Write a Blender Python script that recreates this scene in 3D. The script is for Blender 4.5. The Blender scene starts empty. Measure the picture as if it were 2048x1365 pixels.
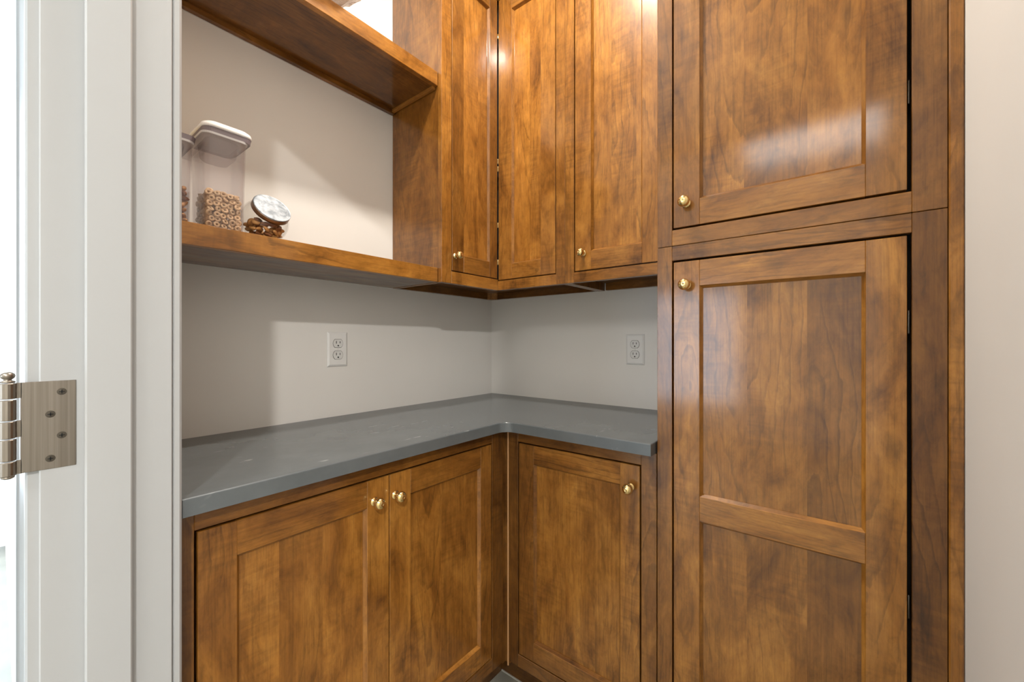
import bpy, bmesh, math, random
from mathutils import Vector, Matrix
random.seed(7)
S = bpy.context.scene
COL = S.collection
# ------------------------------------------------------------------ camera
F_PX, W_PX, H_PX, HOR = 817.0, 2048.0, 1365.0, 684.0
cam_d = bpy.data.cameras.new('camera'); cam = bpy.data.objects.new('camera', cam_d); COL.objects.link(cam)
cam.location = (-1.5018, -1.3136, 1.164)
yaw = math.atan2(646.0, 817.0)                       # view direction, from +X towards +Y
cam.rotation_euler = (math.pi/2, 0, yaw - math.pi/2)
cam_d.sensor_width = 36.0; cam_d.lens = 36.0*F_PX/W_PX
cam_d.shift_y = (HOR - H_PX/2)/W_PX
cam_d.clip_start = 0.005
S.camera = cam
# ------------------------------------------------------------------ exposure, world, large lights
S.view_settings.view_transform = 'Standard'; S.view_settings.look = 'None'
S.view_settings.gamma = 1.0; S.view_settings.use_curve_mapping = False
S.view_settings.exposure = 0.33
wd = bpy.data.worlds.new('sky'); S.world = wd; wd.use_nodes = True
wd.node_tree.nodes['Background'].inputs[0].default_value = (0.75, 0.87, 1.0, 1)
wd.node_tree.nodes['Background'].inputs[1].default_value = 2.2
def area(name, loc, target, sx, sy, power, color, shape='RECTANGLE', spread=None):
    l = bpy.data.lights.new(name, 'AREA'); l.shape = shape; l.size = sx
    if shape in ('RECTANGLE', 'ELLIPSE'): l.size_y = sy
    l.energy = power; l.color = color
    if spread: l.spread = spread
    o = bpy.data.objects.new(name, l); COL.objects.link(o); o.location = loc
    o.rotation_euler = (Vector(target)-Vector(loc)).to_track_quat('-Z', 'Y').to_euler()
    return o
area('window_daylight', (-5.05, 0.15, 1.10), (-1.4, 0.15, 1.10), 1.1, 1.4, 24, (0.78, 0.89, 1.0))
area('added_casing_fill', (-2.25, 2.55, 1.45), (-2.25, 0.0, 1.45), 1.4, 2.3, 110, (0.78, 0.89, 1.0))  # fill lamp added outside the tall window to brighten the door casing

# ------------------------------------------------------------------ materials
def new_mat(name):
    m = bpy.data.materials.new(name); m.use_nodes = True
    nt = m.node_tree; return m, nt, nt.nodes, nt.links, nt.nodes['Principled BSDF']
def simple(name, col, rough=0.5, metal=0.0, **kw):
    m, nt, N, L, b = new_mat(name)
    b.inputs['Base Color'].default_value = (*col, 1); b.inputs['Roughness'].default_value = rough
    b.inputs['Metallic'].default_value = metal
    for k, v in kw.items(): b.inputs[k].default_value = v
    return m
def ramp(N, L, src, stops, interp='LINEAR'):
    r = N.new('ShaderNodeValToRGB'); r.color_ramp.interpolation = interp
    el = r.color_ramp.elements
    while len(el) < len(stops): el.new(0.5)
    for e, (p, c) in zip(el, stops): e.position = p; e.color = (*c, 1) if len(c) == 3 else c
    L.new(src, r.inputs[0]); return r.outputs[0]
def gray(v): return (v, v, v)
def mapping(N, L, src, scale, loc=(0, 0, 0)):
    m = N.new('ShaderNodeMapping'); m.inputs['Scale'].default_value = scale; m.inputs['Location'].default_value = loc
    L.new(src, m.inputs[0]); return m.outputs[0]
def noise(N, L, vec, scale, detail=4, rough=0.5, dist=0.0):
    n = N.new('ShaderNodeTexNoise'); n.inputs['Scale'].default_value = scale; n.inputs['Detail'].default_value = detail
    n.inputs['Roughness'].default_value = rough; n.inputs['Distortion'].default_value = dist
    L.new(vec, n.inputs['Vector']); return n.outputs['Fac']
def mixc(N, L, a, b, fac, mode='MIX'):
    m = N.new('ShaderNodeMix'); m.data_type = 'RGBA'; m.blend_type = mode
    for sock, v in ((m.inputs[0], fac), (m.inputs[6], a), (m.inputs[7], b)):
        if hasattr(v, 'node'): L.new(v, sock)
        elif isinstance(v, tuple): sock.default_value = (*v, 1)
        else: sock.default_value = v
    return m.outputs[2]

def make_wood():
    m, nt, N, L, b = new_mat('stained_maple')
    at = N.new('ShaderNodeAttribute'); at.attribute_name = 'grain'
    sd = N.new('ShaderNodeAttribute'); sd.attribute_name = 'seed'
    tn = N.new('ShaderNodeAttribute'); tn.attribute_name = 'tone'
    ad = N.new('ShaderNodeVectorMath'); ad.operation = 'ADD'
    L.new(at.outputs['Vector'], ad.inputs[0]); L.new(sd.outputs['Vector'], ad.inputs[1])
    v = ad.outputs[0]
    # stain blotches, a little longer along the grain
    blotch = noise(N, L, mapping(N, L, v, (11, 11, 4.5)), 1.0, 7, 0.62, 0.9)
    base = ramp(N, L, blotch, [(0.27, (0.112, 0.040, 0.0054)), (0.42, (0.245, 0.095, 0.0140)), (0.56, (0.340, 0.141, 0.0230)), (0.74, (0.46, 0.206, 0.039))])
    # medium mottling
    mot = ramp(N, L, noise(N, L, mapping(N, L, v, (55, 55, 22), (2, 5, 1)), 1.0, 6, 0.72, 0.6), [(0.33, gray(0.68)), (0.5, gray(1.0)), (0.66, gray(1.16))])
    c = mixc(N, L, base, mot, 0.75, 'MULTIPLY')
    # cathedral figure: growth rings cut lengthwise
    wob = N.new('ShaderNodeTexNoise'); wob.inputs['Scale'].default_value = 1.0; wob.inputs['Detail'].default_value = 4
    L.new(mapping(N, L, v, (14, 14, 5.0)), wob.inputs['Vector'])
    sub = N.new('ShaderNodeVectorMath'); sub.operation = 'MULTIPLY_ADD'
    L.new(wob.outputs['Color'], sub.inputs[0]); sub.inputs[1].default_value = (0.045, 0.045, 0.3); sub.inputs[2].default_value = (-0.022, -0.022, -0.15)
    add = N.new('ShaderNodeVectorMath'); add.operation = 'ADD'; L.new(at.outputs['Vector'], add.inputs[0]); L.new(sub.outputs[0], add.inputs[1])
    wv = N.new('ShaderNodeTexWave'); wv.wave_type = 'RINGS'; wv.rings_direction = 'SPHERICAL'; wv.wave_profile = 'SAW'
    wv.inputs['Scale'].default_value = 21; wv.inputs['Distortion'].default_value = 0.6; wv.inputs['Detail'].default_value = 3; wv.inputs['Detail Scale'].default_value = 3
    L.new(mapping(N, L, add.outputs[0], (1, 1, 0.11)), wv.inputs['Vector'])
    rings = ramp(N, L, wv.outputs['Fac'], [(0.0, gray(1.10)), (0.10, gray(1.02)), (0.75, gray(0.97)), (0.93, gray(0.62)), (1.0, gray(0.85))])
    rmask = ramp(N, L, noise(N, L, mapping(N, L, v, (6, 6, 2.0), (3, 1, 0)), 1.0, 2), [(0.44, gray(0.05)), (0.60, gray(0.9))])
    c = mixc(N, L, c, rings, rmask, 'MULTIPLY')
    # fine long fibres and dark pores
    fib = ramp(N, L, noise(N, L, mapping(N, L, v, (300, 300, 8)), 1.0, 4, 0.7), [(0.34, gray(0.74)), (0.50, gray(1.0)), (0.68, gray(1.10))])
    c = mixc(N, L, c, fib, 0.85, 'MULTIPLY')
    # streaky boards
    stk = ramp(N, L, noise(N, L, mapping(N, L, v, (110, 110, 2.6), (0.3, 0.2, 5)), 1.0, 4, 0.6, 0.3), [(0.36, gray(0.72)), (0.52, gray(1.0)), (0.68, gray(1.10))])
    smask = ramp(N, L, noise(N, L, mapping(N, L, v, (4.0, 4.0, 0.9), (7, 2, 0)), 1.0, 2), [(0.50, gray(0.06)), (0.64, gray(0.85))])
    c = mixc(N, L, c, stk, smask, 'MULTIPLY')
    # cross-grain curl
    cur = ramp(N, L, noise(N, L, mapping(N, L, v, (10, 10, 75), (1.3, 0.2, 5)), 1.0, 2, 0.5, 0.8), [(0.35, gray(0.80)), (0.6, gray(1.05))])
    cmask = ramp(N, L, noise(N, L, mapping(N, L, v, (5, 5, 3), (9, 4, 1)), 1.0, 1), [(0.47, gray(0.0)), (0.65, gray(0.9))])
    c = mixc(N, L, c, cur, cmask, 'MULTIPLY')
    # small dark knots
    vo = N.new('ShaderNodeTexVoronoi'); vo.inputs['Scale'].default_value = 1.0
    L.new(mapping(N, L, v, (6.0, 6.0, 2.6), (0.11, 0.4, 0.3)), vo.inputs['Vector'])
    kn = ramp(N, L, vo.outputs['Distance'], [(0.0, gray(0.35)), (0.03, gray(0.55)), (0.10, gray(1.0))])
    c = mixc(N, L, c, kn, 0.7, 'MULTIPLY')
    # board tone
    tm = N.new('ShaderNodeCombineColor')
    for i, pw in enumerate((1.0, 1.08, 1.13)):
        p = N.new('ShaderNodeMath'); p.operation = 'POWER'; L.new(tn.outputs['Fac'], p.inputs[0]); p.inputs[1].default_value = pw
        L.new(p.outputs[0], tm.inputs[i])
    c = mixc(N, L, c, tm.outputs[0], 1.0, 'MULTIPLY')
    L.new(c, b.inputs['Base Color'])
    rr = ramp(N, L, noise(N, L, mapping(N, L, v, (40, 40, 10)), 1.0, 3), [(0.3, gray(0.34)), (0.7, gray(0.44))])
    L.new(rr, b.inputs['Roughness'])
    b.inputs['Specular IOR Level'].default_value = 0.2
    b.inputs['Coat Weight'].default_value = 0.8; b.inputs['Coat Roughness'].default_value = 0.12
    bp = N.new('ShaderNodeBump'); bp.inputs['Strength'].default_value = 0.04; bp.inputs['Distance'].default_value = 0.002
    L.new(noise(N, L, mapping(N, L, v, (120, 120, 12)), 1.0, 3), bp.inputs['Height']); L.new(bp.outputs[0], b.inputs['Normal'])
    return m
WOOD = make_wood()
DARK = simple('interior_shade', (0.012, 0.008, 0.005), 0.8)  # near-black paints the inside shade that shows through the door gaps

def make_paint(name, col, rough, amp=0.03, bump=0.03):
    m, nt, N, L, b = new_mat(name)
    g = N.new('ShaderNodeNewGeometry')
    n = noise(N, L, g.outputs['Position'], 2.0, 3)
    lo = tuple(c*(1-amp) for c in col); hi = tuple(min(1, c*(1+amp)) for c in col)
    L.new(ramp(N, L, n, [(0.3, lo), (0.7, hi)]), b.inputs['Base Color']); b.inputs['Roughness'].default_value = rough
    bp = N.new('ShaderNodeBump'); bp.inputs['Strength'].default_value = bump; bp.inputs['Distance'].default_value = 0.001
    L.new(noise(N, L, g.outputs['Position'], 260.0, 2), bp.inputs['Height']); L.new(bp.outputs[0], b.inputs['Normal'])
    return m
WALLP = make_paint('wall_paint', (0.75, 0.732, 0.695), 0.75)
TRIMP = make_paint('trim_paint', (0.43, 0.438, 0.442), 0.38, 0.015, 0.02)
CEILP = make_paint('ceiling_paint', (0.84, 0.83, 0.80), 0.8)

def make_stone():
    m, nt, N, L, b = new_mat('countertop_stone')
    g = N.new('ShaderNodeNewGeometry'); P = g.outputs['Position']
    c = ramp(N, L, noise(N, L, P, 9.0, 6, 0.6), [(0.3, (0.100, 0.111, 0.116)), (0.7, (0.122, 0.134, 0.139))])
    # sparse short pale flecks and threads
    f1 = ramp(N, L, noise(N, L, mapping(N, L, P, (22, 120, 40)), 1.0, 1, 0.5, 0.15), [(0.72, gray(0)), (0.78, gray(0.55))])
    f2 = ramp(N, L, noise(N, L, P, 7.0, 2), [(0.50, gray(0)), (0.60, gray(1))])
    vein = mixc(N, L, f1, f2, 1.0, 'MULTIPLY')
    c = mixc(N, L, c, (0.42, 0.44, 0.44), vein)
    L.new(c, b.inputs['Base Color']); b.inputs['Roughness'].default_value = 0.27
    return m
STONE = make_stone()
def make_floor():
    m, nt, N, L, b = new_mat('floor_tile')
    g = N.new('ShaderNodeNewGeometry'); P = g.outputs['Position']
    L.new(ramp(N, L, noise(N, L, P, 6.0, 5), [(0.3, (0.25, 0.24, 0.195)), (0.7, (0.33, 0.315, 0.26))]), b.inputs['Base Color'])
    b.inputs['Roughness'].default_value = 0.45
    return m
FLOORM = make_floor()
def make_brass():
    m, nt, N, L, b = new_mat('polished_brass')
    g = N.new('ShaderNodeTexCoord')
    L.new(ramp(N, L, noise(N, L, g.outputs['Object'], 60.0, 3), [(0.3, (0.78, 0.57, 0.24)), (0.7, (0.88, 0.68, 0.33))]), b.inputs['Base Color'])
    b.inputs['Metallic'].default_value = 1.0; b.inputs['Roughness'].default_value = 0.20
    return m
BRASS = make_brass()
def make_steel():
    m, nt, N, L, b = new_mat('brushed_nickel')
    g = N.new('ShaderNodeNewGeometry')
    n = noise(N, L, mapping(N, L, g.outputs['Position'], (300, 300, 3)), 1.0, 3)
    L.new(ramp(N, L, n, [(0.35, (0.27, 0.235, 0.195)), (0.65, (0.37, 0.325, 0.275))]), b.inputs['Base Color'])
    b.inputs['Metallic'].default_value = 1.0; b.inputs['Roughness'].default_value = 0.34
    return m
STEEL = make_steel()
SCREW = simple('screw_metal', (0.12, 0.105, 0.085), 0.4, 1.0)
SLOT = simple('slot_black', (0.006, 0.006, 0.006), 0.6)
PLASTIC = simple('outlet_plastic', (0.76, 0.755, 0.735), 0.3)
RECEP = simple('receptacle_plastic', (0.70, 0.70, 0.68), 0.3)
WHITE = simple('white_lid_plastic', (0.86, 0.85, 0.84), 0.3)
YELLOW = simple('yellow_plastic', (0.85, 0.55, 0.02), 0.35)
GREYR = simple('lilac_grey_rim', (0.22, 0.185, 0.20), 0.25)
CAULK = simple('caulk', (0.55, 0.53, 0.46), 0.6)
BEAD = simple('raw_wood_edge', (0.50, 0.27, 0.12), 0.4)
def make_lidmetal():
    m, nt, N, L, b = new_mat('tin_lid_metal')
    g = N.new('ShaderNodeTexCoord')
    n = noise(N, L, g.outputs['Object'], 55.0, 5, 0.6, 0.5)
    L.new(ramp(N, L, n, [(0.35, (0.15, 0.165, 0.18)), (0.6, (0.31, 0.33, 0.35))]), b.inputs['Base Color'])
    b.inputs['Metallic'].default_value = 0.85; b.inputs['Roughness'].default_value = 0.5
    return m
LIDM = make_lidmetal()
LIDR = simple('tin_lid_rim', (0.36, 0.27, 0.21), 0.3, 1.0)
def make_clear(name, tint, ior=1.45, body=0.0, bodycol=(0.8, 0.78, 0.8)):
    m, nt, N, L, b = new_mat(name)
    N.remove(b); out = N['Material Output']
    tr = N.new('ShaderNodeBsdfTransparent'); tr.inputs[0].default_value = (*tint, 1)
    gl = N.new('ShaderNodeBsdfGlossy'); gl.inputs['Roughness'].default_value = 0.05
    lw = N.new('ShaderNodeLayerWeight'); lw.inputs['Blend'].default_value = 0.5
    p5 = N.new('ShaderNodeMath'); p5.operation = 'POWER'; L.new(lw.outputs['Facing'], p5.inputs[0]); p5.inputs[1].default_value = 4.0
    fr = N.new('ShaderNodeMath'); fr.operation = 'MULTIPLY_ADD'; L.new(p5.outputs[0], fr.inputs[0]); fr.inputs[1].default_value = 0.55; fr.inputs[2].default_value = 0.025
    mx = N.new('ShaderNodeMixShader'); L.new(fr.outputs[0], mx.inputs[0]); L.new(tr.outputs[0], mx.inputs[1]); L.new(gl.outputs[0], mx.inputs[2])
    last = mx.outputs[0]
    if body:
        df = N.new('ShaderNodeBsdfDiffuse'); df.inputs[0].default_value = (*bodycol, 1)
        m2 = N.new('ShaderNodeMixShader'); m2.inputs[0].default_value = body; L.new(last, m2.inputs[1]); L.new(df.outputs[0], m2.inputs[2]); last = m2.outputs[0]
    L.new(last, out.inputs['Surface']); return m
CLEAR = make_clear('clear_plastic', (0.955, 0.94, 0.945), 1.4, 0.03)
GLASS = make_clear('clear_glass', (0.975, 0.975, 0.97), 1.4)
SEAL = make_clear('milky_seal', (0.93, 0.91, 0.915), 1.4, 0.09, (0.76, 0.70, 0.70))
GASK = make_clear('white_gasket', (0.9, 0.9, 0.9), 1.4, 0.7, (0.82, 0.80, 0.80))
PANE = make_clear('window_glass', (0.98, 0.99, 1.0), 1.4)
def make_speck(name, lo, hi, scale, rough=0.6):
    m, nt, N, L, b = new_mat(name)
    g = N.new('ShaderNodeTexCoord')
    oi = N.new('ShaderNodeObjectInfo')
    c = ramp(N, L, noise(N, L, g.outputs['Object'], scale, 4), [(0.3, lo), (0.7, hi)])
    v = ramp(N, L, oi.outputs['Random'], [(0.0, gray(0.78)), (1.0, gray(1.12))])
    L.new(mixc(N, L, c, v, 1.0, 'MULTIPLY'), b.inputs['Base Color']); b.inputs['Roughness'].default_value = rough
    return m
OATM = make_speck('oat_ring', (0.70, 0.47, 0.25), (0.84, 0.62, 0.38), 300)
ALMOND = make_speck('almond_skin', (0.16, 0.055, 0.018), (0.30, 0.11, 0.035), 200)
CASHEW = make_speck('roasted_cashew', (0.48, 0.21, 0.05), (0.66, 0.34, 0.12), 120)
LENS = simple('lamp_lens', (0.9, 0.9, 0.9), 0.4); LENS.node_tree.nodes['Principled BSDF'].inputs['Emission Color'].default_value = (1, 0.83, 0.62, 1)
LENS.node_tree.nodes['Principled BSDF'].inputs['Emission Strength'].default_value = 6.0

# ------------------------------------------------------------------ helpers
def tag(o, label=None, cat=None, group=None, kind=None):
    if label: o['label'] = label
    if cat: o['category'] = cat
    if group: o['group'] = group
    if kind: o['kind'] = kind
    return o
def thing(name, loc, label, cat, group=None):
    o = bpy.data.objects.new(name, None); COL.objects.link(o); o.location = loc; o.empty_display_size = 0.05
    o['origin'] = list(loc)
    return tag(o, label, cat, group)
ORG = {}
def wloc(p):
    v = Vector((0, 0, 0))
    while p: v = v + p.location; p = p.parent
    return v
def obj(name, bm, mat, parent=None, at=None, smooth=False):
    """bm in world coordinates; becomes one mesh object whose origin is 'at' (or its centre)."""
    me = bpy.data.meshes.new(name)
    if at is None:
        lo = Vector([min(v.co[i] for v in bm.verts) for i in range(3)]); hi = Vector([max(v.co[i] for v in bm.verts) for i in range(3)])
        at = (lo+hi)/2; at.z = lo.z
    at = Vector(at)
    bmesh.ops.translate(bm, verts=bm.verts, vec=-at)
    bmesh.ops.recalc_face_normals(bm, faces=bm.faces)
    if smooth:
        for f in bm.faces: f.smooth = True
    bm.to_mesh(me); bm.free()
    if mat: me.materials.append(mat)
    o = bpy.data.objects.new(name, me); COL.objects.link(o)
    if parent:
        o.parent = parent; o.location = at - wloc(parent)
    else: o.location = at
    return o
def box(bm, x0, x1, y0, y1, z0, z1, bev=0.0, seg=1):
    r = bmesh.ops.create_cube(bm, size=1.0)
    vs = r['verts']
    for v in vs:
        v.co = Vector(((x0+x1)/2+v.co.x*(x1-x0), (y0+y1)/2+v.co.y*(y1-y0), (z0+z1)/2+v.co.z*(z1-z0)))
    if bev:
        es = list({e for v in vs for e in v.link_edges})
        rb = bmesh.ops.bevel(bm, geom=es, offset=bev, segments=seg, affect='EDGES', profile=0.5)
        vs = list({v for f in rb['faces'] for v in f.verts} | {v for v in vs if v.is_valid})
    return vs
def prism(bm, poly, z0, z1):
    a = [bm.verts.new((x, y, z0)) for x, y in poly]; b = [bm.verts.new((x, y, z1)) for x, y in poly]
    n = len(poly)
    bm.faces.new(list(reversed(a))); bm.faces.new(b)
    for i in range(n): bm.faces.new((a[i], a[(i+1) % n], b[(i+1) % n], b[i]))
    return a+b
def lathe(bm, prof, seg=24, M=None):
    """prof: (r, h) along +Z, transformed by M."""
    rows = []; M = M or Matrix()
    for r, h in prof:
        if r < 1e-6: rows.append([bm.verts.new(M @ Vector((0, 0, h)))])
        else: rows.append([bm.verts.new(M @ Vector((r*math.cos(2*math.pi*i/seg), r*math.sin(2*math.pi*i/seg), h))) for i in range(seg)])
    for a, b in zip(rows, rows[1:]):
        for i in range(seg):
            j = (i+1) % seg
            if len(a) == 1 and len(b) == 1: continue
            if len(a) == 1: bm.faces.new((a[0], b[i], b[j]))
            elif len(b) == 1: bm.faces.new((a[i], a[j], b[0]))
            else: bm.faces.new((a[i], a[j], b[j], b[i]))
def axisM(loc, direction):
    q = Vector(direction).normalized().to_track_quat('Z', 'Y')
    return Matrix.Translation(Vector(loc)) @ q.to_matrix().to_4x4()

class Wood:
    """a wooden piece: boxes carrying their own grain offset, direction and tone"""
    def __init__(s): s.bm = bmesh.new(); s.g = s.bm.verts.layers.float_vector.new('grain'); s.t = s.bm.verts.layers.float.new('tone'); s.s = s.bm.verts.layers.float_vector.new('seed')
    def paint(s, vs, axis, tone, ring=None):
        lo = [min(v.co[i] for v in vs) for i in range(3)]; hi = [max(v.co[i] for v in vs) for i in range(3)]
        ctr = [(a+b)/2 for a, b in zip(lo, hi)]
        others = [i for i in range(3) if i != axis]
        others.sort(key=lambda i: -(hi[i]-lo[i]))
        ox, oy = (random.uniform(-0.07, 0.07), random.uniform(0.01, 0.05)) if ring is None else ring
        oz = random.uniform(-0.45, 0.45); fx = random.choice((-1, 1)); seed = Vector([random.uniform(0, 40) for _ in range(3)])
        for v in vs:
            v[s.g] = Vector((fx*(v.co[others[0]]-ctr[others[0]])+ox, v.co[others[1]]-ctr[others[1]]+oy, v.co[axis]-ctr[axis]+oz))
            v[s.t] = tone; v[s.s] = seed
    def box(s, x0, x1, y0, y1, z0, z1, axis=2, tone=1.0, bev=0.0008):
        x0, x1 = sorted((x0, x1)); y0, y1 = sorted((y0, y1)); z0, z1 = sorted((z0, z1))
        vs = box(s.bm, x0, x1, y0, y1, z0, z1, bev); s.paint(vs, axis, tone); return s
    def prism(s, poly, z0, z1, axis=2, tone=1.0):
        vs = prism(s.bm, poly, z0, z1); s.paint(vs, axis, tone); return s
    def done(s, name, parent=None, at=None): return obj(name, s.bm, WOOD, parent, at)

FA = -0.478      # front plane of the base cabinets on the back wall (y), base + tall cabinets on the side wall (x)
UA, UX = -0.277, -0.280   # front planes of the corner wall cabinet
class Plane:
    """u to the right along the front, v up, w outwards"""
    def __init__(s, kind, d): s.k = kind; s.d = d
    def pt(s, u, v, w): return Vector((u, s.d-w, v)) if s.k == 'A' else Vector((s.d-w, -u, v))
    def ax(s): return 0 if s.k == 'A' else 1
    def n(s): return Vector((0, -1, 0)) if s.k == 'A' else Vector((-1, 0, 0))
    def wbox(s, wd, u0, u1, v0, v1, w0, w1, vertical=True, tone=1.0, bev=0.0008):
        a, b = s.pt(u0, v0, w0), s.pt(u1, v1, w1)
        return wd.box(a.x, b.x, a.y, b.y, a.z, b.z, 2 if vertical else s.ax(), tone, bev)
    def piece(s, name, parent, u0, u1, v0, v1, w0, w1, vertical=True, tone=1.0, bev=0.0008):
        wd = Wood(); s.wbox(wd, u0, u1, v0, v1, w0, w1, vertical, tone, bev); return wd.done(name, parent)
A_BASE, B_BASE = Plane('A', FA), Plane('B', FA)
A_UP, B_UP = Plane('A', UA), Plane('B', UX)

KNOB_PROF = [(0, 0), (0.0100, 0), (0.0105, 0.0010), (0.0100, 0.0022), (0.0072, 0.0032), (0.0058, 0.0060), (0.0058, 0.0100), (0.0070, 0.0118),
             (0.0098, 0.0135), (0.0122, 0.0162), (0.0135, 0.0198), (0.0136, 0.0225), (0.0128, 0.0262), (0.0108, 0.0296), (0.0080, 0.0318), (0.0045, 0.0331), (0.0014, 0.0334), (0.0010, 0.0328), (0, 0.0328)]
def knob(pl, u, v, parent):
    bm = bmesh.new(); lathe(bm, KNOB_PROF, 28, axisM(pl.pt(u, v, 0.0), pl.n()))
    return obj('knob', bm, BRASS, parent, at=pl.pt(u, v, 0), smooth=True)
def ring_molding(pl, parent, u0, u1, v0, v1, depth, c=0.0055, tone=1.0):
    """the sloped sticking around a panel opening, mitred at the corners"""
    wd = Wood()
    def quad(o0, o1, i0, i1, axis):
        pts = [pl.pt(*o0, -0.0022), pl.pt(*o1, -0.0022), pl.pt(*i1, -depth*0.88), pl.pt(*i0, -depth*0.88), pl.pt(*o0, -depth-0.001), pl.pt(*o1, -depth-0.001), pl.pt(*i1, -depth-0.001), pl.pt(*i0, -depth-0.001)]
        vs = [wd.bm.verts.new(p) for p in pts]
        for f in ((0, 1, 2, 3), (4, 7, 6, 5), (0, 4, 5, 1), (1, 5, 6, 2), (2, 6, 7, 3), (3, 7, 4, 0)): wd.bm.faces.new([vs[i] for i in f])
        wd.paint(vs, axis, tone)
    O = [(u0, v0), (u1, v0), (u1, v1), (u0, v1)]; I = [(u0+c, v0+c), (u1-c, v0+c), (u1-c, v1-c), (u0+c, v1-c)]
    for k in range(4):
        quad(O[k], O[(k+1) % 4], I[k], I[(k+1) % 4], pl.ax() if k % 2 == 0 else 2)
    return wd.done('panel_molding', parent)
DT = 0.020       # door thickness
def door(pl, parent, u0, u1, v0, v1, pu0, pu1, panels, knob_uv=None, tones=None, staves=None, name='door'):
    """panels: list of (v_low, v_high) of the visible panel openings from bottom to top (outer edge of the molding)"""
    T = dict(sl=1.0, sr=1.0, rb=1.0, rt=1.0, rm=1.0, p=1.0); T.update(tones or {})
    depth = 0.0110; w = -0.0006
    c = 0.0
    # the panel carries the door
    wd = Wood()
    staves = staves or [(1.0, 1.0)]
    for (a, b) in panels:
        uu = pu0-0.006
        tot = sum(x[0] for x in staves); W = pu1-pu0+0.012
        for wi, tn in staves:
            un = uu + W*wi/tot
            pl.wbox(wd, uu, un, a-0.006, b+0.006, -DT+0.003, -depth, True, T['p']*tn, 0.0); uu = un
    d = wd.done(name, parent)
    pl.piece('stile', d, u0, pu0, v0, v1, -DT, w, True, T['sl']); pl.piece('stile', d, pu1, u1, v0, v1, -DT, w, True, T['sr'])
    pl.piece('rail', d, pu0, pu1, v0, panels[0][0], -DT, w, False, T['rb'])
    pl.piece('rail', d, pu0, pu1, panels[-1][1], v1, -DT, w, False, T['rt'])
    for (a, b), (a2, b2) in zip(panels, panels[1:]): pl.piece('rail', d, pu0, pu1, b, a2, -DT, w, False, T['rm'])
    for (a, b) in panels: ring_molding(pl, d, pu0, pu1, a, b, depth, tone=0.5*(T['sl']+T['sr']))
    if knob_uv: knob(pl, *knob_uv, d)
    return d
def butt_hinge(pl, u, v, parent, h=0.055, w=0.0015, mat=None):
    bm = bmesh.new(); p = pl.pt(u, v, w)
    lathe(bm, [(0, -h/2), (0.0016, -h/2+0.001), (0.0022, -h/2+0.003), (0.0022, h/2-0.003), (0.0016, h/2-0.001), (0, h/2)], 10, Matrix.Translation(p))
    return obj('hinge', bm, mat or BRASS, parent, smooth=True)

# ------------------------------------------------------------------ the room
CEIL = 2.74
YN = -1.487      # pantry side wall by the tall cabinet
XI, XO = -1.333, -1.467   # inner and outer faces of the door wall
YJ = -0.514      # face of the hinge jamb
YR = -1.452      # face of the other jamb
HEAD = 2.03
def struct(name, bm, mat, label=None):
    o = obj(name, bm, mat); o['kind'] = 'structure'
    if label: o['label'] = label
    return o
def sbox(name, mat, label, *boxes, bev=0.0):
    bm = bmesh.new()
    for b in boxes: box(bm, *b, bev)
    return struct(name, bm, mat, label)
sbox('floor', FLOORM, 'grey stone tile floor of the pantry and hall', (-5.0, 0.12, -3.6, 2.4, -0.1, 0.0))
sbox('ceiling', CEILP, 'white ceiling above the pantry and hall', (-5.0, 0.12, -3.6, 2.4, CEIL, CEIL+0.1))
sbox('wall_back', WALLP, 'warm white wall behind the shelves', (XI, 0.12, 0.0, 0.12, 0.0, CEIL))
sbox('wall_right', WALLP, 'warm white wall behind the right hand wall cabinets', (0.0, 0.12, -1.6, 0.0, 0.0, CEIL))
sbox('wall_side', WALLP, 'white painted wall at the right edge beside the tall cabinet', (XI, 0.0, -1.6, YN, 0.0, CEIL))
JT = 0.019
sbox('wall_front', WALLP, 'wall with the pantry doorway', (XO, XI, YJ+JT, 2.4, 0.0, CEIL), (XO, XI, -3.6, YR-JT, 0.0, CEIL), (XO, XI, YR-JT, YJ+JT, HEAD+JT, CEIL))
# jambs
sbox('trim_1', TRIMP, 'white hinge side door jamb', (XO, XI, YJ, YJ+JT, 0.0, HEAD), bev=0.0012)
sbox('trim_2', TRIMP, 'white latch side door jamb', (XO, XI, YR-JT, YR, 0.0, HEAD), bev=0.0012)
sbox('trim_3', TRIMP, 'white head jamb over the doorway', (XO, XI, YR-JT, YJ+JT, HEAD, HEAD+JT))
sbox('trim_4', TRIMP, 'white door stop strip on the hinge side jamb', (-1.4273, -1.380, YJ-0.011, YJ, 0.0, HEAD), bev=0.002)
# casings (stepped profile)
def casing(name, label, y_in, sgn, xface, out):
    """vertical casing: y_in inner edge, sgn direction away from the opening, out = direction away from the wall"""
    prof = [(0.0, 0.0), (0.0, 0.0095), (0.004, 0.0115), (0.014, 0.0120), (0.018, 0.0100), (0.050, 0.0150), (0.056, 0.0175), (0.063, 0.0175), (0.066, 0.0150), (0.066, 0.0)]
    bm = bmesh.new(); poly = [(xface+out*t, y_in+sgn*s) for s, t in prof]
    prism(bm, poly, 0.0, HEAD+0.005); return struct(name, bm, TRIMP, label)
casing('trim_5', 'white door casing on the hall side by the hinge', YJ+0.005, 1, XO, -1)
sbox('trim_6', TRIMP, 'narrow white casing edge on the pantry side of the hinge jamb', (XI, XI+0.013, YJ+0.003, YJ+0.030, 0.0, HEAD+0.005), bev=0.0035)
casing('trim_7', 'white door casing on the hall side, latch side', YR-0.005, -1, XO, -1)
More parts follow.
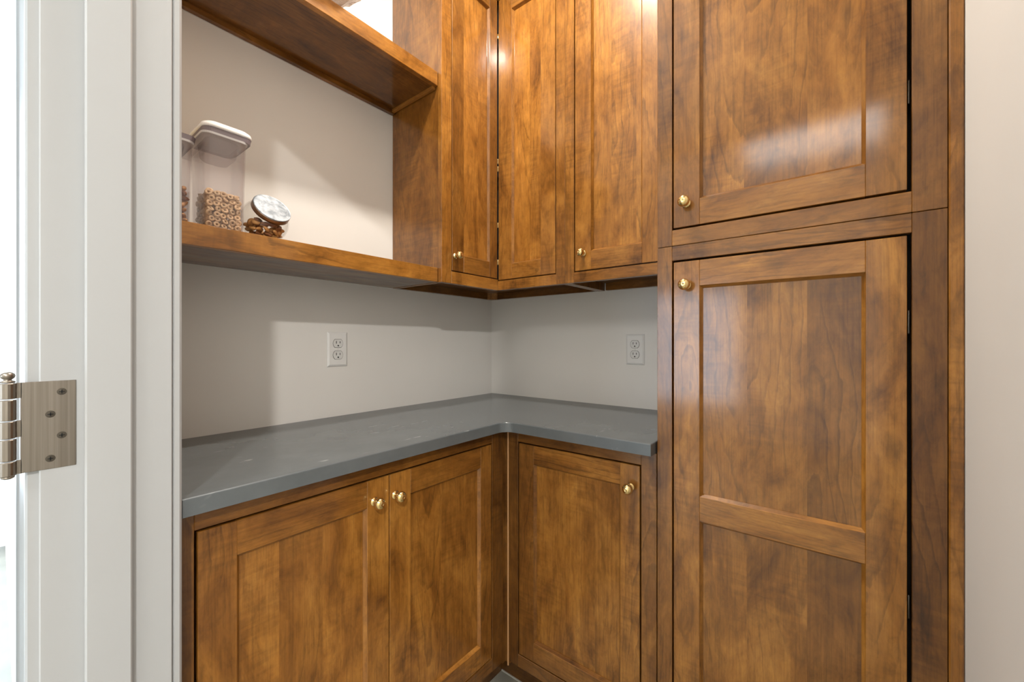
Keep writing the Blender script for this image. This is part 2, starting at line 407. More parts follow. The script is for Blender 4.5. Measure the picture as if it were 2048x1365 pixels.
# hall beyond the doorway (behind the camera), with its window
sbox('wall_hall_left', WALLP, 'white hall wall with an added tall bright window', (-5.0, -3.0, 2.4, 2.5, 0.0, CEIL), (-3.0, -1.5, 2.4, 2.5, 0.0, 0.2), (-3.0, -1.5, 2.4, 2.5, 2.70, CEIL))
sbox('added_window', TRIMP, 'white frame of the added tall hall window', (-3.0, -2.94, 2.42, 2.48, 0.2, 2.7), (-2.25, -2.19, 2.42, 2.48, 0.2, 2.7))  # window added so the strip beside the casing glows white
sbox('wall_hall_right', WALLP, 'white hall wall opposite', (-5.0, XO, -3.7, -3.6, 0.0, CEIL))
sbox('wall_hall_far', WALLP, 'hall wall with the daylight window', (-5.0, -4.9, -3.6, -0.45, 0, CEIL), (-5.0, -4.9, 0.75, 2.4, 0, CEIL), (-5.0, -4.9, -0.45, 0.75, 0, 0.35), (-5.0, -4.9, -0.45, 0.75, 1.85, CEIL))
sbox('window_1', TRIMP, 'white frame of the hall window', (-4.98, -4.92, -0.45, -0.40, 0.35, 1.85), (-4.98, -4.92, 0.70, 0.75, 0.35, 1.85), (-4.98, -4.92, -0.40, 0.70, 0.35, 0.40), (-4.98, -4.92, -0.40, 0.70, 1.80, 1.85))
for nm, bx in (('window_1', (-4.955, -4.949, -0.40, 0.70, 0.40, 1.80)), ('added_window', (-2.94, -2.25, 2.447, 2.453, 0.2, 2.7)), ('added_window', (-2.19, -1.5, 2.447, 2.453, 0.2, 2.7))):
    bm = bmesh.new(); box(bm, *bx); obj('pane', bm, PANE, bpy.data.objects[nm])
# open door slab, swung out into the hall
bm = bmesh.new(); th = math.radians(200)
hx, hy = -1.4925, -0.5165
box(bm, 0.006, 0.86, -0.058, -0.020, 0.01, HEAD-0.01, 0.002)
for v in bm.verts:
    a, b = v.co.x, v.co.y
    # local: x along the slab away from the hinge, y thickness
    c, s = math.cos(math.radians(158)), math.sin(math.radians(158))
    v.co.x, v.co.y = hx + a*c + b*s, hy + a*s - b*c*(-1)
dr = struct('door_1', bm, TRIMP, 'white door standing open into the hall')

# ------------------------------------------------------------------ ceiling lamp in the pantry
def recessed(LX, LY, power, color, label, d=0.09):
    lamp = thing('recessed_light', (LX, LY, CEIL), label, 'ceiling light', 'recessed ceiling lights')
    r_ = d/2
    bm = bmesh.new(); lathe(bm, [(r_, 0.0), (r_+0.004, -0.007), (r_+0.024, -0.004), (r_+0.030, 0.0)], 40, Matrix.Translation((LX, LY, CEIL))); obj('trim_ring', bm, TRIMP, lamp, smooth=True)
    bm = bmesh.new(); lathe(bm, [(0.0, -0.003), (r_, -0.003), (r_, 0.0), (0.0, 0.0)], 40, Matrix.Translation((LX, LY, CEIL))); obj('lens', bm, LENS, lamp)
    area('recessed_light_glow', (LX, LY, CEIL-0.009), (LX, LY, 0), d, 0, power, color, 'DISK')
recessed(-0.79, -0.70, 18.5, (1.0, 0.92, 0.82), 'round recessed light in the pantry ceiling')
recessed(-2.79, -2.73, 80.0, (1.0, 0.97, 0.93), 'round recessed light in the hall ceiling', 0.15)
fm = thing('ceiling_panel_light', (-3.12, -1.23, CEIL), 'large square flat panel light on the hall ceiling', 'ceiling light')
bm = bmesh.new()
for bx_ in ((-3.64, -3.62, -1.75, -0.71), (-2.62, -2.60, -1.75, -0.71), (-3.62, -2.62, -1.75, -1.73), (-3.62, -2.62, -0.73, -0.71)): box(bm, *bx_, CEIL-0.03, CEIL)
obj('frame', bm, TRIMP, fm)
PANL = simple('panel_diffuser', (0.9, 0.9, 0.9), 0.5); PANL.node_tree.nodes['Principled BSDF'].inputs['Emission Color'].default_value = (1, 0.97, 0.93, 1)
PANL.node_tree.nodes['Principled BSDF'].inputs['Emission Strength'].default_value = 0.8
bm = bmesh.new(); box(bm, -3.62, -2.62, -1.73, -0.73, CEIL-0.026, CEIL-0.018); obj('diffuser', bm, PANL, fm)
area('ceiling_panel_glow', (-3.12, -1.23, CEIL-0.032), (-3.12, -1.23, 0), 0.98, 0.98, 22.0, (1.0, 0.97, 0.93))

# ------------------------------------------------------------------ countertop (L shaped, rounded inner corner)
CT0, CT1 = 0.884, 0.914
XL = -1.3185
cx, cy, r = -0.512, -0.504, 0.034
poly = [(XL, -0.0015), (-0.0015, -0.0015), (-0.0015, -0.9615), (-0.512, -0.9615)]
ccx, ccy = cx - r, cy - r
arc = [(ccx + r*math.cos(a), ccy + r*math.sin(a)) for a in [math.radians(90*i/10) for i in range(11)]]
poly += arc + [(XL, cy)]
bm = bmesh.new(); prism(bm, list(reversed(poly)), CT0, CT1)
bmesh.ops.recalc_face_normals(bm, faces=bm.faces)
es = [e for e in bm.edges if all(abs(v.co.z-CT1) < 1e-5 for v in e.verts) and all(v.co.y < -0.4 and v.co.x < -0.4 or v.co.y < -0.95 for v in e.verts)]
bmesh.ops.bevel(bm, geom=es, offset=0.0028, segments=3, affect='EDGES', profile=0.5)
ct = obj('countertop', bm, STONE); tag(ct, 'dark grey stone L-shaped countertop with faint white veins and rounded inner corner', 'countertop')

# ------------------------------------------------------------------ base cabinets
BT = CT0 - 0.0005      # cabinet top
BB = 0.137             # bottom of face frame
FT = 0.019
def carcass(parent, name, x0, x1, y0, y1, z0, z1):
    wd = Wood(); wd.box(x0, x1, y0, y1, z0, z1, 2, 0.35, 0.0); return wd.done(name, parent)
# back wall run, two doors
bc = thing('base_cabinet', (-0.93, -0.25, 0), 'two-door brown wooden base cabinet under the long left stretch of countertop', 'cabinet')
bm = bmesh.new(); box(bm, XL+0.001, -0.497, FA+FT+0.026, -0.002, BB, BT); obj('body', bm, DARK, bc)
pa = A_BASE
pa.piece('face_frame_stile', bc, XL+0.001, -1.2968, BB, BT, -FT, 0, True, 0.55)
pa.piece('face_frame_stile', bc, -0.5440, -0.491, BB, BT, -FT, 0, True, 0.42)  # tone holds dark stain plus painted corner shade
pa.piece('face_frame_rail', bc, -1.2968, -0.5440, 0.8490, BT, -FT, 0, False, 0.55)
pa.piece('face_frame_rail', bc, -1.2968, -0.5440, BB, 0.1790, -FT, 0, False, 0.50)
wd = Wood(); wd.box(XL+0.001, -0.380, -0.388, -0.370, 0.0, BB, 0, 0.42); wd.done('toe_kick', bc)
door(pa, bc, -1.2922, -0.9185, 0.1820, 0.8446, -1.2341, -0.9759, [(0.2425, 0.783)], (-0.9582, 0.7945), dict(sl=0.80, sr=0.92, rt=0.80, rb=0.9, p=0.95), [(0.42, 0.98), (0.45, 0.92), (0.55, 1.05)])
door(pa, bc, -0.9157, -0.5474, 0.1820, 0.8446, -0.8542, -0.5956, [(0.2425, 0.783)], (-0.9008, 0.7932), dict(sl=0.95, sr=0.72, rt=0.72, rb=0.85, p=0.86), [(0.6, 1.05), (0.5, 0.92), (0.3, 0.86)])
# side wall run, one door
bs = thing('base_cabinet', (-0.25, -0.73, 0), 'single-door brown wooden base cabinet between the inside corner and the tall cabinet', 'cabinet')
bm = bmesh.new(); box(bm, FA+FT+0.026, -0.002, -0.9635, -0.497, BB, BT); obj('body', bm, DARK, bs)
pb = B_BASE
pb.piece('face_frame_stile', bs, 0.4935, 0.5281, BB, BT, -FT, 0, True, 0.42)  # darkened by stain and by corner shade put into the tone
pb.piece('face_frame_stile', bs, 0.9249, 0.9640, BB, BT, -FT, 0, True, 0.62)
pb.piece('face_frame_rail', bs, 0.5281, 0.9249, 0.8485, BT, -FT, 0, False, 0.48)
pb.piece('face_frame_rail', bs, 0.5281, 0.9249, BB, 0.1765, -FT, 0, False, 0.48)
wd = Wood(); wd.box(-0.388, -0.370, -0.9635, -0.389, 0.0, BB, 1, 0.42); wd.done('toe_kick', bs)
door(pb, bs, 0.5315, 0.9206, 0.1798, 0.8441, 0.5880, 0.8678, [(0.2376, 0.7868)], (0.8969, 0.7867), dict(sl=0.62, sr=0.92, rt=0.95, rb=0.72, p=0.98), [(0.6, 0.95), (0.5, 1.0), (0.45, 0.92)])
# corner filler with its pale bead
cf = thing('corner_filler', (-0.47, -0.47, 0.12), 'dark wood filler strip with a pale bead in the inside corner of the base cabinets', 'filler strip')
wd = Wood(); wd.prism([(-0.4905, -0.4745), (-0.4745, -0.4745), (-0.4745, -0.4930), (-0.460, -0.4930), (-0.460, -0.460), (-0.4905, -0.460)], 0.128, BT, 2, 0.48); wd.done('filler_post', cf)
bm = bmesh.new(); lathe(bm, [(0, 0.122), (0.0026, 0.122), (0.0026, BT-0.001), (0, BT-0.001)], 12, Matrix.Translation((-0.4772, -0.4876, 0))); obj('corner_bead', bm, BEAD, cf, smooth=False)['label'] = 'pale raw wood bead'
# caulk line at the floor
sbox('trim_8', CAULK, 'pale caulk line between toe kick and floor', (-0.392, -0.3885, -0.9635, -0.3885, 0.0, 0.004))

# ------------------------------------------------------------------ wall cabinets
UZ = 1.3655; UT = 2.54
def knots(): pass
uc = thing('corner_wall_cabinet', (-0.28, -0.28, UZ), 'tall brown corner wall cabinet with a bi-fold pair of narrow doors', 'cabinet')
wd = Wood(); wd.box(-0.570, -0.554, UA+FT, -0.0015, UZ, UT, 2, 0.80); wd.done('end_panel', uc)
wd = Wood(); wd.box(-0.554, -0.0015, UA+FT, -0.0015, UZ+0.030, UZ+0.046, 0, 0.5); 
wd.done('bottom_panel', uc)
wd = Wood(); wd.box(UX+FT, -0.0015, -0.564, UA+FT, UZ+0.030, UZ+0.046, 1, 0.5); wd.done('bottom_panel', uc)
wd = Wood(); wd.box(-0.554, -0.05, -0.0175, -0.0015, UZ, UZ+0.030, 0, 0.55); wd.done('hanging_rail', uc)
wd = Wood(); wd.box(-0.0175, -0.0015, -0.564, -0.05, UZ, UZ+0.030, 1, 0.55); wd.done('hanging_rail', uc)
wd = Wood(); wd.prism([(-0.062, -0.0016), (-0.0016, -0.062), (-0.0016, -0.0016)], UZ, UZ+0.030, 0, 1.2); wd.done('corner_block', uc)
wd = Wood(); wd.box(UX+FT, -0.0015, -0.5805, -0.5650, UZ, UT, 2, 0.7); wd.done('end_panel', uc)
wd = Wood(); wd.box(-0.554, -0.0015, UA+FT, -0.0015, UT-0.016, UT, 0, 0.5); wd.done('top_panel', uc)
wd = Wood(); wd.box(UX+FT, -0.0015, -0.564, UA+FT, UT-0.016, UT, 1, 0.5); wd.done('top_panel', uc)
bm = bmesh.new(); prism(bm, [(-0.553, UA+FT+0.012), (UX+FT+0.012, UA+FT+0.012), (UX+FT+0.012, -0.563), (-0.002, -0.563), (-0.002, -0.002), (-0.553, -0.002)], UZ+0.047, UT-0.017); obj('body', bm, DARK, uc)
pa, pb = A_UP, B_UP
pa.piece('face_frame_stile', uc, -0.5720, -0.5262, UZ, UT, -FT, 0, True, 0.98)
pa.piece('face_frame_rail', uc, -0.5262, -0.2800, UZ, 1.4075, -FT, 0, False, 0.98)
pa.piece('face_frame_rail', uc, -0.5262, -0.2800, 2.503, UT, -FT, 0, False, 1.0)
pb.piece('face_frame_rail', uc, 0.2770, 0.5440, UZ, 1.4015, -FT, 0, False, 1.0)
pb.piece('face_frame_rail', uc, 0.2770, 0.5440, 2.503, UT, -FT, 0, False, 1.0)
pb.piece('face_frame_stile', uc, 0.5440, 0.5808, UZ, UT, -FT, 0, True, 0.82)
d = door(pa, uc, -0.5230, -0.2835, 1.4110, 2.500, -0.4666, -0.3269, [(1.4704, 2.445)], (-0.5086, 1.4629), dict(sl=0.72, sr=0.82, rb=0.72, rt=0.8, p=1.08), [(0.6, 1.08), (0.4, 1.0)])
d = door(pb, uc, 0.2800, 0.5406, 1.4055, 2.500, 0.3450, 0.4787, [(1.4625, 2.438)], None, dict(sl=1.0, sr=0.95, rb=0.95, rt=0.9, p=1.2), [(0.55, 1.06), (0.4, 1.0)])
for z in (1.475, 1.62, 1.84, 1.87, 2.36): butt_hinge(A_UP, -0.2815, z, uc, 0.022)

us = thing('wall_cabinet', (-0.14, -0.77, UZ), 'brown wall cabinet with one wide door between the corner cabinet and the tall cabinet', 'cabinet')
bm = bmesh.new(); box(bm, UX+FT+0.012, -0.002, -0.9635, -0.598, UZ+0.047, UT); obj('body', bm, DARK, us)
wd = Wood(); wd.box(UX+FT, -0.0015, -0.5970, -0.5815, UZ, UT, 2, 0.7); wd.done('side_panel', us)
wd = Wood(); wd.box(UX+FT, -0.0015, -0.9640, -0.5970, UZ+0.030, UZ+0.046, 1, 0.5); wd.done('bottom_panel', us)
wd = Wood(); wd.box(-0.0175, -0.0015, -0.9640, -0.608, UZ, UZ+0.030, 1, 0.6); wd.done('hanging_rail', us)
pb.piece('face_frame_stile', us, 0.5812, 0.6164, UZ, UT, -FT, 0, True, 0.85)
pb.piece('face_frame_stile', us, 0.9190, 0.9640, UZ, UT, -FT, 0, True, 0.9)
pb.piece('face_frame_rail', us, 0.6164, 0.9190, UZ, 1.4000, -FT, 0, False, 0.85)
pb.piece('face_frame_rail', us, 0.6164, 0.9190, 2.503, UT, -FT, 0, False, 1.0)
door(pb, us, 0.6202, 0.9160, 1.4042, 2.500, 0.6800, 0.8522, [(1.4660, 2.438)], (0.6523, 1.4603), dict(sl=0.98, sr=1.02, rb=0.90, rt=0.95, p=1.05), [(0.8, 1.0), (0.9, 1.05), (0.3, 0.98)])

# ------------------------------------------------------------------ tall cabinets
SEAM = 1.397
pb = B_BASE
tl = thing('pantry_cabinet', (-0.24, -1.22, 0), 'lower tall pantry cabinet with a two-panel door and mid rail', 'cabinet')
bm = bmesh.new(); box(bm, FA+FT+0.026, -0.002, -1.464, -0.984, BB, SEAM-0.001); obj('body', bm, DARK, tl)
wd = Wood(); wd.box(FA+FT, -0.002, -0.9810, -0.9660, 0.0, SEAM-0.0006, 2, 0.8); wd.done('side_panel', tl)
pb.piece('face_frame_stile', tl, 0.9660, 1.0018, BB, SEAM-0.0006, -FT, 0, True, 0.72)
pb.piece('face_frame_stile', tl, 1.4222, 1.4671, BB, SEAM-0.0006, -FT, 0, True, 0.46)
pb.piece('face_frame_rail', tl, 1.0018, 1.4222, 1.3612, SEAM-0.0006, -FT, 0, False, 0.78)
pb.piece('face_frame_rail', tl, 1.0018, 1.4222, BB, 0.1790, -FT, 0, False, 0.7)
wd = Wood(); wd.box(-0.400, -0.382, -1.464, -0.982, 0.0, BB, 1, 0.5); wd.done('toe_kick', tl)
d = door(pb, tl, 1.0055, 1.4160, 0.1820, 1.3565, 1.0643, 1.3589, [(0.2425, 0.7415), (0.8, 1.2960)], (1.0356, 1.2992), dict(sl=1.04, sr=0.92, rb=0.88, rt=1.0, rm=0.98, p=0.87), [(0.34, 1.08), (0.36, 1.0), (0.32, 0.76)])
for z in (0.68, 1.20): butt_hinge(pb, 1.4190, z, tl, 0.045, -0.010, SCREW)
tu = thing('pantry_cabinet', (-0.24, -1.22, SEAM), 'upper pantry cabinet stacked on the tall one, with a single-panel door', 'cabinet')
bm = bmesh.new(); box(bm, FA+FT+0.026, -0.002, -1.464, -0.984, SEAM+0.001, UT); obj('body', bm, DARK, tu)
wd = Wood(); wd.box(FA+FT, -0.002, -0.9810, -0.9660, SEAM+0.0006, UT, 2, 0.8); wd.done('side_panel', tu)
pb.piece('face_frame_stile', tu, 0.9660, 1.0018, SEAM+0.0006, UT, -FT, 0, True, 0.72)
pb.piece('face_frame_stile', tu, 1.4222, 1.4671, SEAM+0.0006, UT, -FT, 0, True, 0.54)
pb.piece('face_frame_rail', tu, 1.0018, 1.4222, SEAM+0.0006, 1.4355, -FT, 0, False, 0.76)
pb.piece('face_frame_rail', tu, 1.0018, 1.4222, 2.503, UT, -FT, 0, False, 0.8)
d = door(pb, tu, 1.0052, 1.4160, 1.4402, 2.500, 1.0643, 1.3589, [(1.5015, 2.438)], (1.0345, 1.4951), dict(sl=0.80, sr=0.70, rb=0.82, rt=0.8, p=0.93), [(0.5, 1.0), (0.6, 0.95), (0.5, 1.04)])
for z in (1.62, 2.3): butt_hinge(pb, 1.4190, z, tu, 0.045, -0.010, SCREW)
wd = Wood(); wd.box(FA-0.004, FA+0.015, YN+0.0008, -1.4678, 0.0, UT, 2, 0.92, 0.002)
sc = wd.done('scribe_molding'); tag(sc, 'narrow orange-brown wooden scribe strip between the tall cabinet and white wall', 'molding')

# ------------------------------------------------------------------ open shelves on the back wall
SL = XI + 0.001; SR = -0.5725
sh = thing('wall_shelf', (-0.95, -0.13, 1.366), 'lower thick brown wooden wall shelf holding the food containers', 'shelf')
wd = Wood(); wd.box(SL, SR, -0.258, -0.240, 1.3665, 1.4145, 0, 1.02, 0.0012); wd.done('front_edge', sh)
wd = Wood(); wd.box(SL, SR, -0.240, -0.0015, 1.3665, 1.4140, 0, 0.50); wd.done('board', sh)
s2 = thing('wall_shelf', (-0.95, -0.13, 2.02), 'upper thick brown wooden wall shelf near the top of the photo', 'shelf')
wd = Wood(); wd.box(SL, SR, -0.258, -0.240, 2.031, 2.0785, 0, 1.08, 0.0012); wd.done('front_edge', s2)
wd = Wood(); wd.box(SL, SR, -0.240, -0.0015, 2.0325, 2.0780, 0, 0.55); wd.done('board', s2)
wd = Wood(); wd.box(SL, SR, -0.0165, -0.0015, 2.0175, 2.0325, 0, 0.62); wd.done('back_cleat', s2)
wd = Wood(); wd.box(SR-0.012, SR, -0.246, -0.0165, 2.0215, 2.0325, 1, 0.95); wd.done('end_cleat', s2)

# ------------------------------------------------------------------ wall outlets
def outlet(kind, u, z, label):
    """kind A: on the back wall (y=0), B: on the side wall (x=0)"""
    P = Plane(kind, 0.0)
    t = thing('wall_outlet', P.pt(u, z-0.0572, 0), label, 'outlet', 'duplex outlets over the countertop')
    def b(bm, u0, u1, v0, v1, w0, w1, bev=0, seg=1):
        a, c = P.pt(u0, v0, w0), P.pt(u1, v1, w1)
        xs, ys, zs = sorted((a.x, c.x)), sorted((a.y, c.y)), sorted((a.z, c.z)); return box(bm, *xs, *ys, *zs, bev, seg)
    # bevelled plate
    bm = bmesh.new(); hu, hv = 0.0355, 0.0578
    rows = [[P.pt(u+su*(hu-i), z+sv*(hv-i), w) for su, sv in ((-1, -1), (1, -1), (1, 1), (-1, 1))] for i, w in ((0, 0.0006), (0, 0.0018), (0.002, 0.0034), (0.0062, 0.0058), (0.0062, 0.0058))]
    rv = [[bm.verts.new(p) for p in r_] for r_ in rows[:4]]
    for a, c in zip(rv, rv[1:]):
        for i in range(4): bm.faces.new((a[i], a[(i+1) % 4], c[(i+1) % 4], c[i]))
    bm.faces.new(rv[-1]); bm.faces.new(list(reversed(rv[0]))); obj('cover_plate', bm, PLASTIC, t)
    for dv in (0.0195, -0.0195):
        bm = bmesh.new(); n = 20; pts = []
        for i in range(n):
            a = 2*math.pi*i/n; x = 0.0172*math.cos(a); y = max(-0.0138, min(0.0138, 0.0172*math.sin(a)))
            pts.append((x, y))
        lo = [bm.verts.new(P.pt(u+x, z+dv+y, 0.0050)) for x, y in pts]; hi = [bm.verts.new(P.pt(u+x*0.97, z+dv+y*0.97, 0.0075)) for x, y in pts]
        bm.faces.new(hi); bm.faces.new(list(reversed(lo)))
        for i in range(n): bm.faces.new((lo[i], lo[(i+1) % n], hi[(i+1) % n], hi[i]))
        rc = obj('receptacle', bm, RECEP, t)
        # dark disc painting the shadow line around the receptacle
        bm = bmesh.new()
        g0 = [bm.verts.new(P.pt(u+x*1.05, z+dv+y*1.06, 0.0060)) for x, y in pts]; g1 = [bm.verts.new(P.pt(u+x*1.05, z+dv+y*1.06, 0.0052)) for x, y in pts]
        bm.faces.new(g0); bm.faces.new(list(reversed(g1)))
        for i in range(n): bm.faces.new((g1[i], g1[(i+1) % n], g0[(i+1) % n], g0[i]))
        obj('groove_shade', bm, SCREW, rc)
        for du, h in ((-0.0063, 0.0085), (0.0063, 0.0070)):
            bm = bmesh.new(); b(bm, u+du-0.0011, u+du+0.0011, z+dv+0.0035-h/2, z+dv+0.0035+h/2, 0.0070, 0.0078); obj('slot', bm, SLOT, rc)
        bm = bmesh.new(); lathe(bm, [(0, 0), (0.0026, 0), (0.0026, 0.0006), (0, 0.0006)], 14, axisM(P.pt(u, z+dv-0.0075, 0.0072), P.n())); obj('ground_hole', bm, SLOT, rc)
    bm = bmesh.new(); lathe(bm, [(0, 0), (0.003, 0), (0.0026, 0.0012), (0, 0.0014)], 14, axisM(P.pt(u, z, 0.0055), P.n())); obj('screw', bm, RECEP, t, smooth=False)
    return t
outlet('A', -0.789, 1.139, 'white duplex wall outlet on the wall under the shelves')
outlet('B', 0.7215, 1.135, 'white duplex wall outlet beside the tall cabinet')

# ------------------------------------------------------------------ door hinge on the jamb
hg = thing('door_hinge', (-1.4925, -0.5165, 0.995), 'brushed nickel door hinge with ball tip and four screws on the white jamb', 'hinge')
HX, HY = -1.4925, -0.5175
bm = bmesh.new(); box(bm, -1.4825, -1.4345, YJ-0.0010, YJ+0.0016, 0.999, 1.113, 0.0004); lf = obj('leaf', bm, STEEL, hg)
zk = [0.9985, 1.017, 1.0445, 1.0665, 1.0930, 1.1135]
for i in range(5):
    bm = bmesh.new(); a, b_ = zk[i]+0.0006, zk[i+1]-0.0006
    lathe(bm, [(0, a), (0.0066, a), (0.0072, a+0.0007), (0.0072, b_-0.0007), (0.0066, b_), (0, b_)], 20, Matrix.Translation((HX, HY, 0)))
    if i % 2 == 0: box(bm, HX, -1.4815, YJ-0.0010, YJ+0.0016, a, b_)
    obj('knuckle', bm, STEEL, hg)
for zz, s in ((1.1135, 1), (0.9985, -1)):
    bm = bmesh.new()
    lathe(bm, [(0, 0), (0.0062, 0), (0.0064, 0.0018), (0.0036, 0.0030), (0.0034, 0.0040), (0.0055, 0.0058), (0.0064, 0.0082), (0.0058, 0.0108), (0.0036, 0.0128), (0, 0.0136)] if s > 0 else [(0, 0), (0.0060, 0), (0.0055, 0.0020), (0.003, 0.0034), (0, 0.004)], 20, axisM((HX, HY, zz), (0, 0, s)))
    obj('pin_tip', bm, STEEL, hg, smooth=True)
for x, z in ((-1.4475, 1.0985), (-1.4575, 1.0700), (-1.4475, 1.0413), (-1.4575, 1.0125)):
    bm = bmesh.new(); lathe(bm, [(0, 0), (0.0046, 0), (0.0044, 0.0009), (0.0, 0.0012)], 20, axisM((x, YJ-0.0008, z), (0, -1, 0))); sw = obj('screw', bm, SCREW, hg)
    bm = bmesh.new(); box(bm, x-0.0026, x+0.0026, YJ-0.0022, YJ-0.0016, z-0.0006, z+0.0006); box(bm, x-0.0006, x+0.0006, YJ-0.0022, YJ-0.0016, z-0.0026, z+0.0026); obj('cross_recess', bm, SLOT, sw)

# ------------------------------------------------------------------ food containers
SZ = 1.4147
def rrect(hx, hy, r, n=6):
    pts = []
    for qx, qy, a0 in ((1, 1, 0), (-1, 1, 90), (-1, -1, 180), (1, -1, 270)):
        for i in range(n+1):
            a = math.radians(a0 + 90*i/n); pts.append((qx*(hx-r)+r*math.cos(a), qy*(hy-r)+r*math.sin(a)))
    return pts
def loft(bm, cx, cy, rings, cap0=True, cap1=True):
    rows = []
    for z, hx, hy, r in rings: rows.append([bm.verts.new((cx+x, cy+y, z)) for x, y in rrect(hx, hy, r)])
    n = len(rows[0])
    for a, b in zip(rows, rows[1:]):
        for i in range(n): bm.faces.new((a[i], a[(i+1) % n], b[(i+1) % n], b[i]))
    if cap0: bm.faces.new(list(reversed(rows[0])))
    if cap1: bm.faces.new(rows[-1])
def canister(cx, cy, hx, hy, ztop, label, lidmat, white):
    lx = cx + (0.005 if white else 0.0)
    t = thing('food_canister', (cx, cy, SZ), label, 'canister', 'clear plastic food canisters on the lower shelf')
    z0 = SZ; k = 0.0022
    bm = bmesh.new()
    loft(bm, cx, cy, [(z0, hx-0.005, hy-0.005, 0.008), (z0+0.002, hx-0.0025, hy-0.0025, 0.010), (z0+0.012, hx-0.001, hy-0.001, 0.012), (ztop-0.03, hx+0.003, hy+0.003, 0.014), (ztop, hx+0.004, hy+0.004, 0.015),
                      (ztop, hx+0.004-k, hy+0.004-k, 0.013), (ztop-0.03, hx+0.003-k, hy+0.003-k, 0.012), (z0+0.012, hx-0.001-k, hy-0.001-k, 0.010), (z0+0.004, hx-0.003-k, hy-0.003-k, 0.008)])
    obj('body', bm, CLEAR, t, smooth=False)
    bm = bmesh.new()
    loft(bm, lx, cy, [(ztop+0.0005, hx+0.0075, hy+0.0055, 0.016), (ztop+0.011, hx+0.0095, hy+0.0075, 0.018)]); rim = obj('rim', bm, GREYR, t)
    bm = bmesh.new()
    loft(bm, cx, cy, [(ztop-0.004, hx+0.0060, hy+0.0060, 0.016), (ztop+0.0003, hx+0.0068, hy+0.0068, 0.017)], True, True); obj('gasket', bm, GASK, t)
    bm = bmesh.new(); zz = ztop+0.0112
    loft(bm, lx, cy, [(zz, hx+0.0105, hy+0.0085, 0.020), (zz+0.004, hx+0.0112, hy+0.0092, 0.021), (zz+0.010, hx+0.0095, hy+0.0075, 0.020), (zz+0.0145, hx+0.003, hy+0.003, 0.018), (zz+0.016, hx-0.004, hy-0.004, 0.016)] if white else
         [(zz, hx-0.012, hy-0.012, 0.018), (zz+0.012, hx-0.013, hy-0.013, 0.018), (zz+0.016, hx-0.016, hy-0.016, 0.016)])
    obj('lid', bm, lidmat, t, smooth=True)
    bm = bmesh.new()
    loft(bm, cx, cy, [(ztop-0.040, hx*0.62, hy*0.62, 0.014), (ztop-0.034, hx*0.74, hy*0.74, 0.016), (ztop-0.003, hx*0.84, hy*0.84, 0.018)]); obj('inner_seal', bm, SEAL, t, smooth=False)
    return t
CX1, CY1, HX1, HY1 = -1.1800, -0.186, 0.0385, 0.054
canister(CX1, CY1, HX1, HY1, 1.624, 'clear plastic canister of oat cereal rings with white lid', WHITE, True)
CX2, CY2, HX2, HY2 = -1.2790, -0.163, 0.0425, 0.050
canister(CX2, CY2, HX2, HY2, 1.600, 'clear canister with yellow lid at the left end of the shelf, holding nuts', YELLOW, False)
# oat rings
def ring_mesh(name, R, r, nu=12, nv=7):
    bm = bmesh.new(); V = [[bm.verts.new(((R+r*math.cos(2*math.pi*j/nv))*math.cos(2*math.pi*i/nu), (R+r*math.cos(2*math.pi*j/nv))*math.sin(2*math.pi*i/nu), 0.95*r*math.sin(2*math.pi*j/nv))) for j in range(nv)] for i in range(nu)]
    for i in range(nu):
        for j in range(nv): f = bm.faces.new((V[i][j], V[(i+1) % nu][j], V[(i+1) % nu][(j+1) % nv], V[i][(j+1) % nv])); f.smooth = True
    me = bpy.data.meshes.new(name); bm.to_mesh(me); bm.free(); me.materials.append(OATM); return me
RM = [ring_mesh('oat_ring', 0.0047, 0.0026), ring_mesh('oat_ring', 0.0044, 0.0027)]
def place(name, me, loc, direction, label, cat, group, roll=0.0, scale=1.0):
    o = bpy.data.objects.new(name, me); COL.objects.link(o); o.location = loc
    q = Vector(direction).normalized().to_track_quat('Z', 'Y').to_matrix() @ Matrix.Rotation(roll, 3, 'Z')
    o.rotation_euler = q.to_euler(); o.scale = (scale,)*3
    return tag(o, label, cat, group)
rnd = random.Random(3)
OL, OG = 'tan ring-shaped oat cereal piece inside the white-lidded canister', 'oat cereal rings in the canister'
ztopc = 1.500
x0, x1 = CX1-HX1+0.010, CX1+HX1-0.010; yf = CY1-HY1+0.0105
def put(x, y, z, face):
    d = Vector(face) + Vector((rnd.uniform(-.5, .5), rnd.uniform(-.5, .5), rnd.uniform(-.5, .5)))
    place('oat_ring', rnd.choice(RM), (x, y, z), d, OL, 'cereal', OG, rnd.uniform(0, 6.28), rnd.uniform(0.92, 1.05))
row = 0; z = SZ + 0.011
while z < ztopc + 0.004:
    n = 5
    for i in range(n):
        x = x0 + (x1-x0)*(i + (0.25 if row % 2 else -0.0))/(n-0.75)
        put(min(x, x1)+rnd.uniform(-.0012, .0012), yf+rnd.uniform(0, .003), z+rnd.uniform(-.0015, .0015), (0.1, -1, 0.15))
    for j in range(7):
        y = yf + 0.012 + j*0.0118
        put(CX1-HX1+0.0098+rnd.uniform(0, .002), y, z+rnd.uniform(-.0015, .0015), (-1, 0, 0.1))
    for j in range(3):
        put(CX1+HX1-0.0098, yf+0.013+j*0.0125, z+rnd.uniform(-.0015, .0015), (1, -0.2, 0.1))
    z += 0.0118; row += 1
for i in range(6):
    for j in range(4): put(x0+0.003+(x1-x0-0.006)*i/5, yf+0.010+j*0.02, ztopc+rnd.uniform(-.002, .004), (0, -0.2, 1))
